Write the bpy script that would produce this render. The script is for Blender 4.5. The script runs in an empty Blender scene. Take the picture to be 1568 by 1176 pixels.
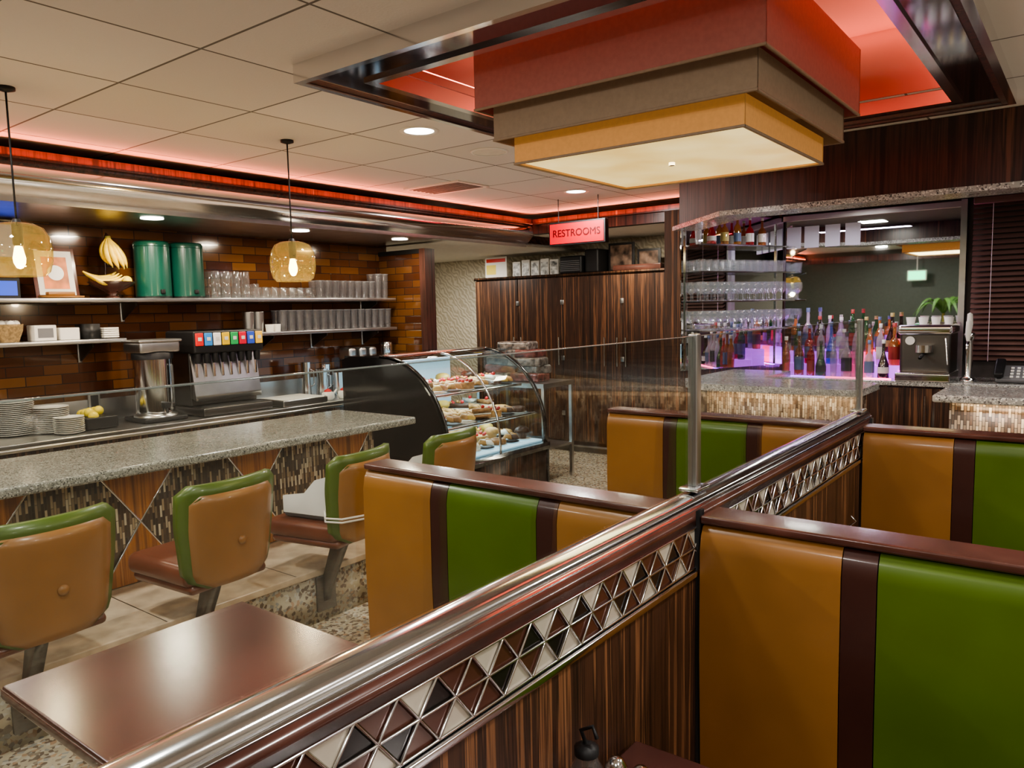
import bpy, bmesh, math, random
from mathutils import Vector, Matrix
random.seed(7)
scene=bpy.context.scene
# ------------------------------------------------------------ materials
MATS={}
def newmat(name):
    m=bpy.data.materials.new(name); m.use_nodes=True
    nt=m.node_tree; b=nt.nodes['Principled BSDF']; MATS[name]=m
    return m,nt,b
def N(nt,t,**kw):
    n=nt.nodes.new(t)
    for k,v in kw.items(): setattr(n,k,v)
    return n
def plain(name,col,rough=.5,metal=0,coat=0,emit=None,es=0,noise=0.0,nscale=20,alpha=1,trans=0,bump=0,crough=.12):
    m,nt,b=newmat(name)
    b.inputs['Base Color'].default_value=(*col,1); b.inputs['Roughness'].default_value=rough
    b.inputs['Metallic'].default_value=metal; b.inputs['Coat Weight'].default_value=coat
    b.inputs['Coat Roughness'].default_value=crough
    if emit: b.inputs['Emission Color'].default_value=(*emit,1); b.inputs['Emission Strength'].default_value=es
    if trans: b.inputs['Transmission Weight'].default_value=trans
    tc=N(nt,'ShaderNodeTexCoord'); no=N(nt,'ShaderNodeTexNoise'); no.inputs['Scale'].default_value=nscale
    nt.links.new(tc.outputs['Object'],no.inputs['Vector'])
    if noise:
        cr=N(nt,'ShaderNodeValToRGB')
        cr.color_ramp.elements[0].position=.3; cr.color_ramp.elements[1].position=.7
        cr.color_ramp.elements[0].color=(*[c*(1-noise) for c in col],1)
        cr.color_ramp.elements[1].color=(*[min(1,c*(1+noise)) for c in col],1)
        nt.links.new(no.outputs['Fac'],cr.inputs['Fac']); nt.links.new(cr.outputs['Color'],b.inputs['Base Color'])
    if bump:
        bp=N(nt,'ShaderNodeBump'); bp.inputs['Strength'].default_value=bump; bp.inputs['Distance'].default_value=.01
        nt.links.new(no.outputs['Fac'],bp.inputs['Height']); nt.links.new(bp.outputs['Normal'],b.inputs['Normal'])
    return m
def ramp(nt,stops,interp='LINEAR'):
    cr=N(nt,'ShaderNodeValToRGB'); r=cr.color_ramp; r.interpolation=interp
    while len(r.elements)<len(stops): r.elements.new(.5)
    for e,(p,c) in zip(r.elements,stops): e.position=p; e.color=(*c,1)
    return cr
def wood_zebra(name,stops,sx=38,sz=.7,rough=.36,coat=.25):
    m,nt,b=newmat(name)
    tc=N(nt,'ShaderNodeTexCoord'); mp=N(nt,'ShaderNodeMapping'); mp.inputs['Scale'].default_value=(sx,sx,sz)
    no=N(nt,'ShaderNodeTexNoise'); no.inputs['Scale'].default_value=1; no.inputs['Detail'].default_value=4; no.inputs['Roughness'].default_value=.65
    nt.links.new(tc.outputs['Object'],mp.inputs['Vector']); nt.links.new(mp.outputs['Vector'],no.inputs['Vector'])
    cr=ramp(nt,stops); nt.links.new(no.outputs['Fac'],cr.inputs['Fac']); nt.links.new(cr.outputs['Color'],b.inputs['Base Color'])
    b.inputs['Roughness'].default_value=rough; b.inputs['Coat Weight'].default_value=coat; b.inputs['Coat Roughness'].default_value=.2
    return m
zebra=wood_zebra('macassar_wood',[(.36,(.020,.011,.008)),(.46,(.075,.034,.020)),(.53,(.026,.014,.010)),(.60,(.24,.110,.054)),(.66,(.06,.028,.016)),(.75,(.31,.15,.075))])
HS=[(.38,(.026,.012,.011)),(.5,(.085,.034,.026)),(.6,(.030,.015,.012)),(.7,(.17,.070,.045))]
zebra_hdr=wood_zebra('macassar_wood_header',HS,sx=24)
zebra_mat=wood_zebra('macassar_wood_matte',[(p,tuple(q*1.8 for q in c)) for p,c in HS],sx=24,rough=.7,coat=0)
zebra_red=wood_zebra('macassar_wood_red',[(.38,(.03,.010,.008)),(.5,(.12,.034,.024)),(.6,(.042,.016,.011)),(.7,(.24,.085,.052))],sx=22)
zebra_gold=wood_zebra('inlay_wood_gold',[(.35,(.22,.08,.022)),(.5,(.55,.22,.055)),(.6,(.30,.10,.028)),(.7,(.65,.30,.09))],sx=30)
def brickmat(name,axis,w,h,mort,stops,mcol,rough,offset=.5,shift=(0,0),bumpd=.003,rot=False,noise_sc=6,coat=0,msmooth=.1):
    m,nt,b=newmat(name)
    tc=N(nt,'ShaderNodeTexCoord'); sp=N(nt,'ShaderNodeSeparateXYZ'); cb=N(nt,'ShaderNodeCombineXYZ')
    nt.links.new(tc.outputs['Object'],sp.inputs[0])
    a1,a2=axis
    src=[]
    for a,s in ((a1,shift[0]),(a2,shift[1])):
        ad=N(nt,'ShaderNodeMath',operation='ADD'); ad.inputs[1].default_value=s
        if a=='S':
            q=N(nt,'ShaderNodeMath',operation='ADD'); nt.links.new(sp.outputs['X'],q.inputs[0]); nt.links.new(sp.outputs['Y'],q.inputs[1]); nt.links.new(q.outputs[0],ad.inputs[0])
        else: nt.links.new(sp.outputs[a],ad.inputs[0])
        src.append(ad)
    nt.links.new(src[0].outputs[0],cb.inputs[0]); nt.links.new(src[1].outputs[0],cb.inputs[1])
    br=N(nt,'ShaderNodeTexBrick'); br.offset=offset; br.inputs['Scale'].default_value=1
    br.inputs['Color1'].default_value=(0,0,0,1); br.inputs['Color2'].default_value=(1,1,1,1)
    br.inputs['Mortar'].default_value=(0,0,0,1)
    br.inputs['Brick Width'].default_value=w; br.inputs['Row Height'].default_value=h; br.inputs['Mortar Size'].default_value=mort; br.inputs['Mortar Smooth'].default_value=msmooth
    nt.links.new(cb.outputs[0],br.inputs['Vector'])
    cr=ramp(nt,stops,'LINEAR'); nt.links.new(br.outputs['Color'],cr.inputs['Fac'])
    mx=N(nt,'ShaderNodeMixRGB'); nt.links.new(br.outputs['Fac'],mx.inputs[0]); nt.links.new(cr.outputs['Color'],mx.inputs[1]); mx.inputs[2].default_value=(*mcol,1)
    nt.links.new(mx.outputs[0],b.inputs['Base Color'])
    b.inputs['Roughness'].default_value=rough; b.inputs['Coat Weight'].default_value=coat
    inv=N(nt,'ShaderNodeMath',operation='SUBTRACT'); inv.inputs[0].default_value=1; nt.links.new(br.outputs['Fac'],inv.inputs[1])
    no=N(nt,'ShaderNodeTexNoise'); no.inputs['Scale'].default_value=noise_sc; nt.links.new(tc.outputs['Object'],no.inputs['Vector'])
    am=N(nt,'ShaderNodeMath',operation='MULTIPLY_ADD'); nt.links.new(no.outputs['Fac'],am.inputs[0]); am.inputs[1].default_value=.35; nt.links.new(inv.outputs[0],am.inputs[2])
    bp=N(nt,'ShaderNodeBump'); bp.inputs['Strength'].default_value=.6; bp.inputs['Distance'].default_value=bumpd
    nt.links.new(am.outputs[0],bp.inputs['Height']); nt.links.new(bp.outputs['Normal'],b.inputs['Normal'])
    return m
tstops=[(0,(.060,.020,.009)),(.4,(.085,.031,.012)),(.75,(.13,.052,.016)),(1,(.18,.080,.024))]
tileYZ=brickmat('glazed_tile_yz',('Y','Z'),.22,.066,.003,tstops,(.03,.02,.015),.14,coat=.4)
tileXZ=brickmat('glazed_tile_xz',('X','Z'),.22,.066,.003,tstops,(.03,.02,.015),.14,coat=.4)
mstops=[(0,(.03,.022,.018)),(.25,(.14,.09,.06)),(.45,(.05,.035,.027)),(.6,(.50,.37,.23)),(.75,(.19,.12,.07)),(.88,(.75,.65,.48)),(1,(.52,.40,.25))]
mosYZ=brickmat('stick_mosaic_yz',('Z','Y'),.06,.0125,.0012,mstops,(.10,.08,.06),.18,offset=.5,bumpd=.002)
mosS=brickmat('stick_mosaic_bar',('Z','S'),.05,.014,.0014,[(0,(.04,.028,.02)),(.3,(.20,.13,.09)),(.5,(.50,.41,.31)),(.7,(.11,.075,.055)),(.85,(.62,.56,.48)),(1,(.26,.19,.14))],(.03,.025,.02),.18,bumpd=.002)
ceilm=brickmat('ceiling_tile',('X','Y'),.61,.61,.0055,[(0,(.60,.58,.55)),(1,(.68,.66,.63))],(.15,.14,.13),.85,offset=0,shift=(3.18+6.1,-1.57+6.1),bumpd=.004,noise_sc=90,msmooth=0)
def speckle(name,base,chips,scale,rough,amount=.5):
    m,nt,b=newmat(name)
    tc=N(nt,'ShaderNodeTexCoord'); vo=N(nt,'ShaderNodeTexVoronoi'); vo.inputs['Scale'].default_value=scale
    nt.links.new(tc.outputs['Object'],vo.inputs['Vector'])
    sp=N(nt,'ShaderNodeSeparateColor'); nt.links.new(vo.outputs['Color'],sp.inputs[0])
    cr=ramp(nt,chips,'CONSTANT'); nt.links.new(sp.outputs[0],cr.inputs['Fac'])
    gt=N(nt,'ShaderNodeMath',operation='GREATER_THAN'); nt.links.new(sp.outputs[1],gt.inputs[0]); gt.inputs[1].default_value=amount
    mx=N(nt,'ShaderNodeMixRGB'); nt.links.new(gt.outputs[0],mx.inputs[0]); nt.links.new(cr.outputs['Color'],mx.inputs[1])
    no=N(nt,'ShaderNodeTexNoise'); no.inputs['Scale'].default_value=5; nt.links.new(tc.outputs['Object'],no.inputs['Vector'])
    c2=ramp(nt,[(.3,tuple(c*.85 for c in base)),(.7,tuple(min(1,c*1.1) for c in base))]); nt.links.new(no.outputs['Fac'],c2.inputs['Fac'])
    nt.links.new(c2.outputs['Color'],mx.inputs[2]); nt.links.new(mx.outputs[0],b.inputs['Base Color'])
    b.inputs['Roughness'].default_value=rough
    return m
granite=speckle('granite',(.27,.265,.225),[(0,(.06,.06,.055)),(.25,(.40,.39,.33)),(.5,(.14,.14,.12)),(.75,(.48,.47,.41))],190,.14,.35)
granite_bar=speckle('granite_bar',(.38,.38,.36),[(0,(.1,.1,.1)),(.25,(.6,.6,.56)),(.5,(.2,.2,.2)),(.75,(.7,.7,.66))],150,.14,.35)
terrazzo=speckle('terrazzo_floor',(.62,.55,.41),[(0,(.20,.15,.11)),(.3,(.66,.61,.51)),(.5,(.32,.26,.2)),(.7,(.50,.34,.22)),(.85,(.38,.38,.35))],65,.25,.5)
def wallpaper():
    m,nt,b=newmat('embossed_wallpaper')
    tc=N(nt,'ShaderNodeTexCoord'); wv=N(nt,'ShaderNodeTexWave'); wv.inputs['Scale'].default_value=9; wv.inputs['Distortion'].default_value=9; wv.inputs['Detail'].default_value=1; wv.inputs['Detail Scale'].default_value=1.2
    wv.bands_direction='DIAGONAL'
    nt.links.new(tc.outputs['Object'],wv.inputs['Vector'])
    cr=ramp(nt,[(.2,(.55,.50,.38)),(.8,(.74,.69,.56))]); nt.links.new(wv.outputs['Fac'],cr.inputs['Fac']); nt.links.new(cr.outputs['Color'],b.inputs['Base Color'])
    b.inputs['Roughness'].default_value=.6
    bp=N(nt,'ShaderNodeBump'); bp.inputs['Strength'].default_value=.5; bp.inputs['Distance'].default_value=.01; nt.links.new(wv.outputs['Fac'],bp.inputs['Height']); nt.links.new(bp.outputs['Normal'],b.inputs['Normal'])
    return m
wpaper=wallpaper()
def glassmat(name,tint=(1,1,1),refl=.08,rough=.02,body=None,bf=.0):
    m=bpy.data.materials.new(name); m.use_nodes=True; nt=m.node_tree; nt.nodes.clear()
    out=N(nt,'ShaderNodeOutputMaterial'); tr=N(nt,'ShaderNodeBsdfTransparent'); gl=N(nt,'ShaderNodeBsdfGlossy'); mx=N(nt,'ShaderNodeMixShader')
    tr.inputs[0].default_value=(*tint,1); gl.inputs['Roughness'].default_value=rough
    lw=N(nt,'ShaderNodeLayerWeight'); lw.inputs['Blend'].default_value=.5
    p=N(nt,'ShaderNodeMath',operation='POWER'); p.inputs[1].default_value=4; nt.links.new(lw.outputs['Facing'],p.inputs[0])
    ml=N(nt,'ShaderNodeMath',operation='MULTIPLY_ADD'); ml.inputs[1].default_value=.7; ml.inputs[2].default_value=refl; nt.links.new(p.outputs[0],ml.inputs[0])
    src=tr
    if body:
        df=N(nt,'ShaderNodeBsdfTranslucent'); df.inputs[0].default_value=(*body,1); d2=N(nt,'ShaderNodeBsdfDiffuse'); d2.inputs[0].default_value=(*body,1)
        ma=N(nt,'ShaderNodeMixShader'); ma.inputs[0].default_value=.5; nt.links.new(df.outputs[0],ma.inputs[1]); nt.links.new(d2.outputs[0],ma.inputs[2])
        mb=N(nt,'ShaderNodeMixShader'); mb.inputs[0].default_value=bf; nt.links.new(tr.outputs[0],mb.inputs[1]); nt.links.new(ma.outputs[0],mb.inputs[2]); src=mb
    nt.links.new(ml.outputs[0],mx.inputs[0]); nt.links.new(src.outputs[0],mx.inputs[1]); nt.links.new(gl.outputs[0],mx.inputs[2]); nt.links.new(mx.outputs[0],out.inputs[0])
    return m
glass=glassmat('clear_glass',(.95,.97,.96),.04)
glass_panel=glassmat('panel_glass',(.86,.89,.88),.06)
glass_edge=glassmat('glass_edge',(.62,.68,.66),.12,.1,(.45,.50,.48),.4)
glassware=glassmat('glassware',(.93,.95,.96),.10,.05,(.7,.72,.72),.10)
cupglass=glassmat('plastic_cup',(.85,.84,.85),.10,.12,(.34,.34,.36),.28)
amber=glassmat('amber_glass',(.95,.80,.42),.09,.02,(.58,.48,.20),.12)
def vinyl(name,c): return plain(name,c,.34,coat=.22,noise=.10,nscale=5,bump=.08)
orange=vinyl('vinyl_orange',(.30,.137,.038)); green=vinyl('vinyl_green',(.078,.130,.012)); brownv=vinyl('vinyl_brown',(.052,.018,.013))
seatbrown=vinyl('vinyl_saddle',(.15,.045,.022))
chrome=plain('chrome',(.84,.84,.85),.13,1); steel=plain('brushed_steel',(.56,.56,.56),.3,1,noise=.1,nscale=8)
darksteel=plain('dark_steel',(.16,.15,.14),.35,1)
mirror=plain('mirror',(.80,.84,.82),.02,1); mirror_w=plain('recess_mirror',(.75,.73,.73),.04,1); dmirror=plain('dark_mirror',(.32,.32,.36),.08,1)
brmirror=plain('bronze_tile',(.10,.040,.026),.12,.2,coat=.6); dktile=plain('dark_tile',(.02,.016,.014),.12,.2,coat=.6); crmirror=plain('cream_tile',(.60,.55,.45),.15,.25,coat=.4)
black=plain('black_gloss',(.008,.008,.009),.15,coat=.5); blackm=plain('black_matte',(.012,.012,.013),.5)
mahog=plain('mahogany_laminate',(.075,.028,.023),.24,coat=.6,noise=.25,nscale=6,crough=.2)
capwood=plain('cap_wood',(.095,.036,.026),.25,coat=.4,noise=.3,nscale=9)
white=plain('white_plastic',(.75,.74,.70),.35); cream=plain('cream_paint',(.66,.63,.56),.6,noise=.05)
porcelain=plain('porcelain',(.80,.78,.72),.15)
grey=plain('grey_plastic',(.17,.17,.18),.45); stepm=plain('step_tile',(.60,.47,.33),.3,noise=.2,nscale=12)
greenmet=plain('green_enamel',(.010,.085,.060),.3,coat=.4); redp=plain('red_plastic',(.55,.02,.02),.3)
yellow=plain('banana_yellow',(.78,.54,.06),.45,noise=.15,nscale=30); lemon=plain('lemon',(.8,.62,.05),.45)
stemg=plain('banana_stem',(.25,.22,.05),.6); leafg=plain('palm_leaf',(.10,.22,.05),.5,noise=.2,nscale=10)
redpaint=plain('recess_red_paint',(.75,.38,.32),.6)
darkwall=plain('dark_wall',(.09,.075,.07),.5,noise=.1); wallm=plain('painted_wall',(.26,.24,.20),.6,noise=.06,nscale=3)
dkgreenwall=plain('dark_green_wall',(.05,.062,.048),.5,noise=.1)
paper=plain('paper',(.75,.72,.66),.6); greypaper=plain('grey_sheet',(.42,.46,.44),.5)
bluescreen=plain('screen_blue',(.02,.05,.3),.3,emit=(.03,.1,.8),es=1.0)
def em(name,c,s): return plain(name,c,.5,emit=c,es=s)
em_down=em('downlight_glow',(1,.95,.86),12)
em_bulb=em('bulb_glow',(1,.78,.42),20); em_sign=plain('sign_red',(.25,.0,.004),.5,emit=(.95,.0,.02),es=.95)
em_case=em('case_led',(.85,.95,1),5); em_signtxt=plain('sign_letter',(.04,.0,.0),.5,emit=(.10,0,0),es=.3); em_exit=em('exit_green',(.05,.9,.35),4)
em_strip=em('under_bar_led',(1,.75,.45),7); em_purp=em('backbar_led',(.45,.12,1),7); em_pink=em('backbar_led_pink',(1,.12,.3),7)
caseback=plain('case_back_panel_glow',(.60,.76,.85),.4,emit=(.45,.76,.95),es=.8)  # panel is no lamp; its blue-white glow imitates the bright case lighting
def diffuser():
    m,nt,b=newmat('lamp_diffuser'); tc=N(nt,'ShaderNodeTexCoord'); no=N(nt,'ShaderNodeTexNoise'); no.inputs['Scale'].default_value=3.5
    nt.links.new(tc.outputs['Object'],no.inputs['Vector']); cr=ramp(nt,[(.35,(.80,.54,.16)),(.65,(1,.79,.33))]); nt.links.new(no.outputs['Fac'],cr.inputs['Fac'])
    b.inputs['Base Color'].default_value=(.7,.6,.35,1); nt.links.new(cr.outputs['Color'],b.inputs['Emission Color']); b.inputs['Emission Strength'].default_value=1.05
    return m
diff=diffuser()
sh_pink=plain('shade_salmon',(.34,.135,.11),.8,emit=(.6,.10,.07),es=.04,noise=.06,nscale=60)
sh_grey=plain('shade_taupe',(.27,.20,.135),.8,emit=(.4,.25,.13),es=.04,noise=.06,nscale=60)
sh_or=plain('shade_orange',(.52,.26,.09),.8,emit=(.9,.42,.12),es=.20,noise=.06,nscale=60)
# ------------------------------------------------------------ mesh builder
class MB:
    def __init__(s): s.v=[];s.f=[];s.m=[];s.sm=[];s.mats=[]
    def mi(s,mat):
        if mat not in s.mats: s.mats.append(mat)
        return s.mats.index(mat)
    def add(s,vs,fs,mat,smooth=False,M=None):
        o=len(s.v); k=s.mi(mat)
        for p in vs:
            p=Vector(p); s.v.append(M@p if M else p)
        for f in fs: s.f.append([i+o for i in f]); s.m.append(k); s.sm.append(smooth)
        return s
    def box(s,x0,x1,y0,y1,z0,z1,mat,M=None):
        vs=[(x,y,z) for z in (z0,z1) for y in (y0,y1) for x in (x0,x1)]
        fs=[(0,2,3,1),(4,5,7,6),(0,1,5,4),(2,6,7,3),(0,4,6,2),(1,3,7,5)]
        return s.add(vs,fs,mat,False,M)
    def rbox(s,x0,x1,y0,y1,z0,z1,r,mat,seg=3,M=None):
        bm=bmesh.new(); bmesh.ops.create_cube(bm,size=1)
        for v in bm.verts: v.co=Vector(((x0+x1)/2+v.co.x*(x1-x0),(y0+y1)/2+v.co.y*(y1-y0),(z0+z1)/2+v.co.z*(z1-z0)))
        bmesh.ops.bevel(bm,geom=bm.edges[:],offset=r,segments=seg,profile=.5,affect='EDGES')
        bm.verts.index_update()
        s.add([v.co.copy() for v in bm.verts],[[v.index for v in f.verts] for f in bm.faces],mat,True,M); bm.free(); return s
    def lathe(s,prof,c,mat,seg=16,M=None,smooth=True,caps=True):
        vs=[];fs=[];n=len(prof);idx=[]
        for (r,z) in prof:
            if r<1e-4: idx.append([len(vs)]*seg); vs.append((c[0],c[1],c[2]+z))
            else:
                idx.append(list(range(len(vs),len(vs)+seg)))
                for k in range(seg):
                    a=2*math.pi*k/seg; vs.append((c[0]+r*math.cos(a),c[1]+r*math.sin(a),c[2]+z))
        for i in range(n-1):
            for k in range(seg):
                k2=(k+1)%seg; q=[idx[i][k],idx[i][k2],idx[i+1][k2],idx[i+1][k]]
                u=[]
                for w in q:
                    if w not in u: u.append(w)
                if len(u)>2: fs.append(tuple(u))
        s.add(vs,fs,mat,smooth,M)
        if caps:
            for e in (0,n-1):
                r,z=prof[e]
                if r>1e-4: s.add([(c[0]+r*math.cos(2*pi*k/seg),c[1]+r*math.sin(2*pi*k/seg),c[2]+z) for k in range(seg)],[tuple(range(seg))],mat,False,M)
        return s
    def openlathe(s,prof,c,mat,seg=16,M=None): return s.lathe(prof,c,mat,seg,M,True,False)
    def tube(s,pts,r,mat,seg=8,M=None):
        pts=[Vector(p) for p in pts]; n=len(pts); rs=r if isinstance(r,(list,tuple)) else [r]*n
        vs=[];fs=[];prev=None
        for i,p in enumerate(pts):
            t=(pts[min(i+1,n-1)]-pts[max(i-1,0)]).normalized()
            if prev is None:
                u=t.cross(Vector((0,0,1)));
                if u.length<.1: u=t.cross(Vector((0,1,0)))
            else: u=prev-t*prev.dot(t)
            u.normalize(); prev=u; w=t.cross(u)
            for k in range(seg):
                a=2*math.pi*k/seg; vs.append(p+(u*math.cos(a)+w*math.sin(a))*rs[i])
        for i in range(n-1):
            for k in range(seg):
                k2=(k+1)%seg; fs.append((i*seg+k,i*seg+k2,(i+1)*seg+k2,(i+1)*seg+k))
        fs.append(tuple(range(seg))[::-1]); fs.append(tuple((n-1)*seg+k for k in range(seg)))
        return s.add(vs,fs,mat,seg>4,M)
    def prism(s,poly,axis,a,b,mat,smooth=False,M=None):
        n=len(poly);vs=[]
        for d in (a,b):
            for (p,q) in poly:
                vs.append({'X':(d,p,q),'Y':(p,d,q),'Z':(p,q,d)}[axis])
        fs=[]
        for i in range(n):
            j=(i+1)%n; fs.append((i,i+n,j+n,j))
        caps=[tuple(range(n)),tuple(range(2*n-1,n-1,-1))]
        if not smooth: return s.add(vs,caps+fs,mat,False,M)
        s.add(vs,fs,mat,True,M); return s.add(vs,caps,mat,False,M)
    def sheet(s,path,axis,a,b,mat,smooth=True):
        n=len(path);vs=[]
        for d in (a,b):
            for (p,q) in path: vs.append({'X':(d,p,q),'Y':(p,d,q),'Z':(p,q,d)}[axis])
        return s.add(vs,[(i,i+1,i+1+n,i+n) for i in range(n-1)],mat,smooth)
    def finish(s,name,loc=(0,0,0),rotz=0,parent=None,wn=True):
        me=bpy.data.meshes.new(name)
        me.from_pydata([tuple(v) for v in s.v],[],s.f)
        for m in s.mats: me.materials.append(m)
        for p,k,sm in zip(me.polygons,s.m,s.sm): p.material_index=k; p.use_smooth=sm
        bm=bmesh.new(); bm.from_mesh(me); bmesh.ops.recalc_face_normals(bm,faces=bm.faces[:]); bm.to_mesh(me); bm.free()
        ob=bpy.data.objects.new(name,me); scene.collection.objects.link(ob)
        ob.location=loc; ob.rotation_euler=(0,0,rotz)
        if parent: ob.parent=parent
        if wn and any(s.sm):
            w=ob.modifiers.new('wn','WEIGHTED_NORMAL'); w.mode='FACE_AREA'; w.weight=50
        return ob
def light(name,kind,loc,energy,color,size=.2,sy=None,rot=(0,0,0),parent=None,spread=None):
    d=bpy.data.lights.new(name,kind); d.energy=energy; d.color=color
    if kind=='AREA':
        d.size=size
        if sy: d.shape='RECTANGLE'; d.size_y=sy
        if spread: d.spread=spread
    elif kind=='POINT': d.shadow_soft_size=size
    o=bpy.data.objects.new(name,d); o.location=loc; o.rotation_euler=rot; scene.collection.objects.link(o)
    if parent:
        o.parent=parent; o.location=Vector(loc)-parent.location
    return o
def sphere_prof(r,n=8,z0=0): return [(r*math.sin(math.pi*i/n),z0-r*math.cos(math.pi*i/n)) for i in range(n+1)]
pi=math.pi
# ------------------------------------------------------------ camera
xh=Vector((1525,-80,1165)).normalized(); yh=Vector((897,132,-1165)).normalized(); zh=xh.cross(yh).normalized(); xh=yh.cross(zh).normalized()
cam=bpy.data.cameras.new('camera'); cam.lens=1165/1568*36; cam.sensor_width=36; cam.clip_start=.02
co=bpy.data.objects.new('camera',cam); scene.collection.objects.link(co); scene.camera=co
R=Matrix((xh,yh,zh)); M4=R.to_4x4(); M4.translation=Vector((0,0,1.55)); co.matrix_world=M4
# ------------------------------------------------------------ room shell
CZ=2.5
HX0,HX1,HY0,HY1=-2.25,-.56,2.12,3.97   # ceiling recess
b=MB(); b.box(-7.1,2.6,-2.6,7.5,-.1,0,terrazzo); b.finish('floor')
b=MB()
b.box(-7.1,HX0,-2.6,7.5,CZ,CZ+.35,ceilm); b.box(HX1,2.6,-2.6,7.5,CZ,CZ+.35,ceilm)
b.box(HX0,HX1,-2.6,HY0,CZ,CZ+.35,ceilm); b.box(HX0,HX1,HY1,7.5,CZ,CZ+.35,ceilm); b.finish('ceiling')
b=MB(); b.box(HX0-.05,HX1+.05,HY0-.05,HY1+.05,CZ+.30,CZ+.34,redpaint)
b.finish('trim_ceiling_recess')
b=MB(); b.box(-5.65,-5.5,-2.6,5.2,0,CZ,tileYZ); b.finish('wall_left')
b=MB(); b.box(-5.5,-4.93,5.1,5.2,0,2.09,tileXZ); b.box(-5.5,-4.9,5.09,5.21,2.09,2.13,blackm); b.box(-4.95,-4.88,5.085,5.215,0,2.13,zebra_hdr); b.finish('wall_partition')
b=MB(); b.box(-7.1,-7.0,5.2,7.5,0,CZ,wpaper); b.finish('wall_hallway')
b=MB(); b.box(-7.0,-2.6,7.4,7.5,0,CZ,wpaper); b.finish('wall_back')
b=MB(); b.box(2.5,2.6,-2.6,7.5,0,CZ,wallm); b.finish('wall_right')
b=MB(); b.box(-5.5,2.5,-2.6,-2.5,0,CZ,dkgreenwall); b.box(-5.48,2.48,-2.5,-2.48,0,1.15,zebra); b.box(-5.48,2.48,-2.5,-2.47,2.3,2.42,zebra_red); b.finish('wall_front')
# potted palm that the bar mirror reflects
b=MB(); b.lathe([(.14,0),(.19,.30),(.20,.34),(.18,.34),(.16,.30),(0,.29)],(0,0,0),capwood,20)
b.tube([(0,0,.28),(.02,.01,.8),(.0,.0,1.35)],[.035,.03,.022],stemg,8)
for k in range(14):
    a=k*2.4; L=.42+.06*(k%3); up=.30-.02*(k%5)
    for sg_ in (0,):
        vs=[];n_=8
        for i in range(n_+1):
            t=i/n_; r_=L*t; z_=1.35+up*math.sin(t*pi*.75)*1.2-.22*t*t; w_=.045*math.sin(pi*min(1,.15+t*.85))
            vs+= [(r_*math.cos(a)-w_*math.sin(a),r_*math.sin(a)+w_*math.cos(a),z_-.015),(r_*math.cos(a),r_*math.sin(a),z_),(r_*math.cos(a)+w_*math.sin(a),r_*math.sin(a)-w_*math.cos(a),z_-.015)]
        fs=[]
        for i in range(n_): fs+=[(3*i,3*i+1,3*i+4,3*i+3),(3*i+1,3*i+2,3*i+5,3*i+4)]
        b.add(vs,fs,leafg,True)
b.finish('potted_palm',(-2.05,-1.85,0),wn=False)
b=MB(); b.box(-2.6,2.5,6.4,6.5,0,CZ,darkwall); b.finish('wall_bar')
# kitchen bulkhead
BT=2.445
b=MB()
b.box(-4.52,-4.50,-2.5,6.23,2.375,BT,zebra_red); b.box(-4.60,-4.52,-2.5,6.30,2.32,BT-.03,blackm)
b.box(-4.50,-2.61,6.24,6.26,2.30,BT,zebra_red); b.box(-4.50,-2.61,6.26,6.34,2.30,BT-.03,blackm)
b.box(-4.50,-4.462,-2.5,6.20,2.388,2.394,zebra_red); b.box(-4.46,-2.61,6.202,6.24,2.388,2.394,zebra_red)  # ledge strips added to hold the cove lights, not part of the band
b.finish('trim_bulkhead_wood')
b=MB()
path=[(-4.50,2.375)]+[(-4.50+.06*math.sin(pi*i/10)-.10*(i/10),2.375-.19*(i/10)) for i in range(1,11)]
b.sheet(path,'Y',-2.5,6.23,chrome)
b.box(-5.49,-4.60,-2.5,5.08,2.19,2.22,steel); b.box(-6.99,-4.60,5.22,7.39,2.19,2.22,cream)
b.box(-4.60,-4.57,-2.5,6.23,2.18,2.32,steel)
b.box(-4.59,-2.68,6.35,7.39,2.30,2.33,cream)
b.finish('ceiling_kitchen_soffit')
CR=(1,.20,.10)
light('cove_light_kitchen','AREA',(-4.478,1.87,2.397),36,CR,.02,8.5,rot=(0,pi+.35,0))
light('cove_light_hall','AREA',(-3.55,6.22,2.397),8,CR,1.8,.02,rot=(pi+.35,0,0))
# bar header
b=MB()
b.prism([(-1.85,4.6),(2.49,4.6),(2.49,4.75),(-1.80,4.75)],'Z',2.13,CZ-.002,zebra_hdr)
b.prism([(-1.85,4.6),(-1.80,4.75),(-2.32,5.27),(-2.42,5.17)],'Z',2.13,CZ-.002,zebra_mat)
b.finish('trim_bar_header')
b=MB()
b.prism([(-1.87,4.56),(2.49,4.56),(2.49,4.80),(-1.80,4.80),(-2.34,5.32),(-2.48,5.18)],'Z',2.10,2.13,granite_bar)
b.finish('trim_bar_granite')
b=MB(); b.prism([(-1.80,4.76),(2.49,4.76),(2.49,6.39),(-2.04,6.39),(-2.50,5.38),(-2.34,5.29)],'Z',2.28,2.31,darkwall); b.finish('ceiling_bar_soffit')
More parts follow.
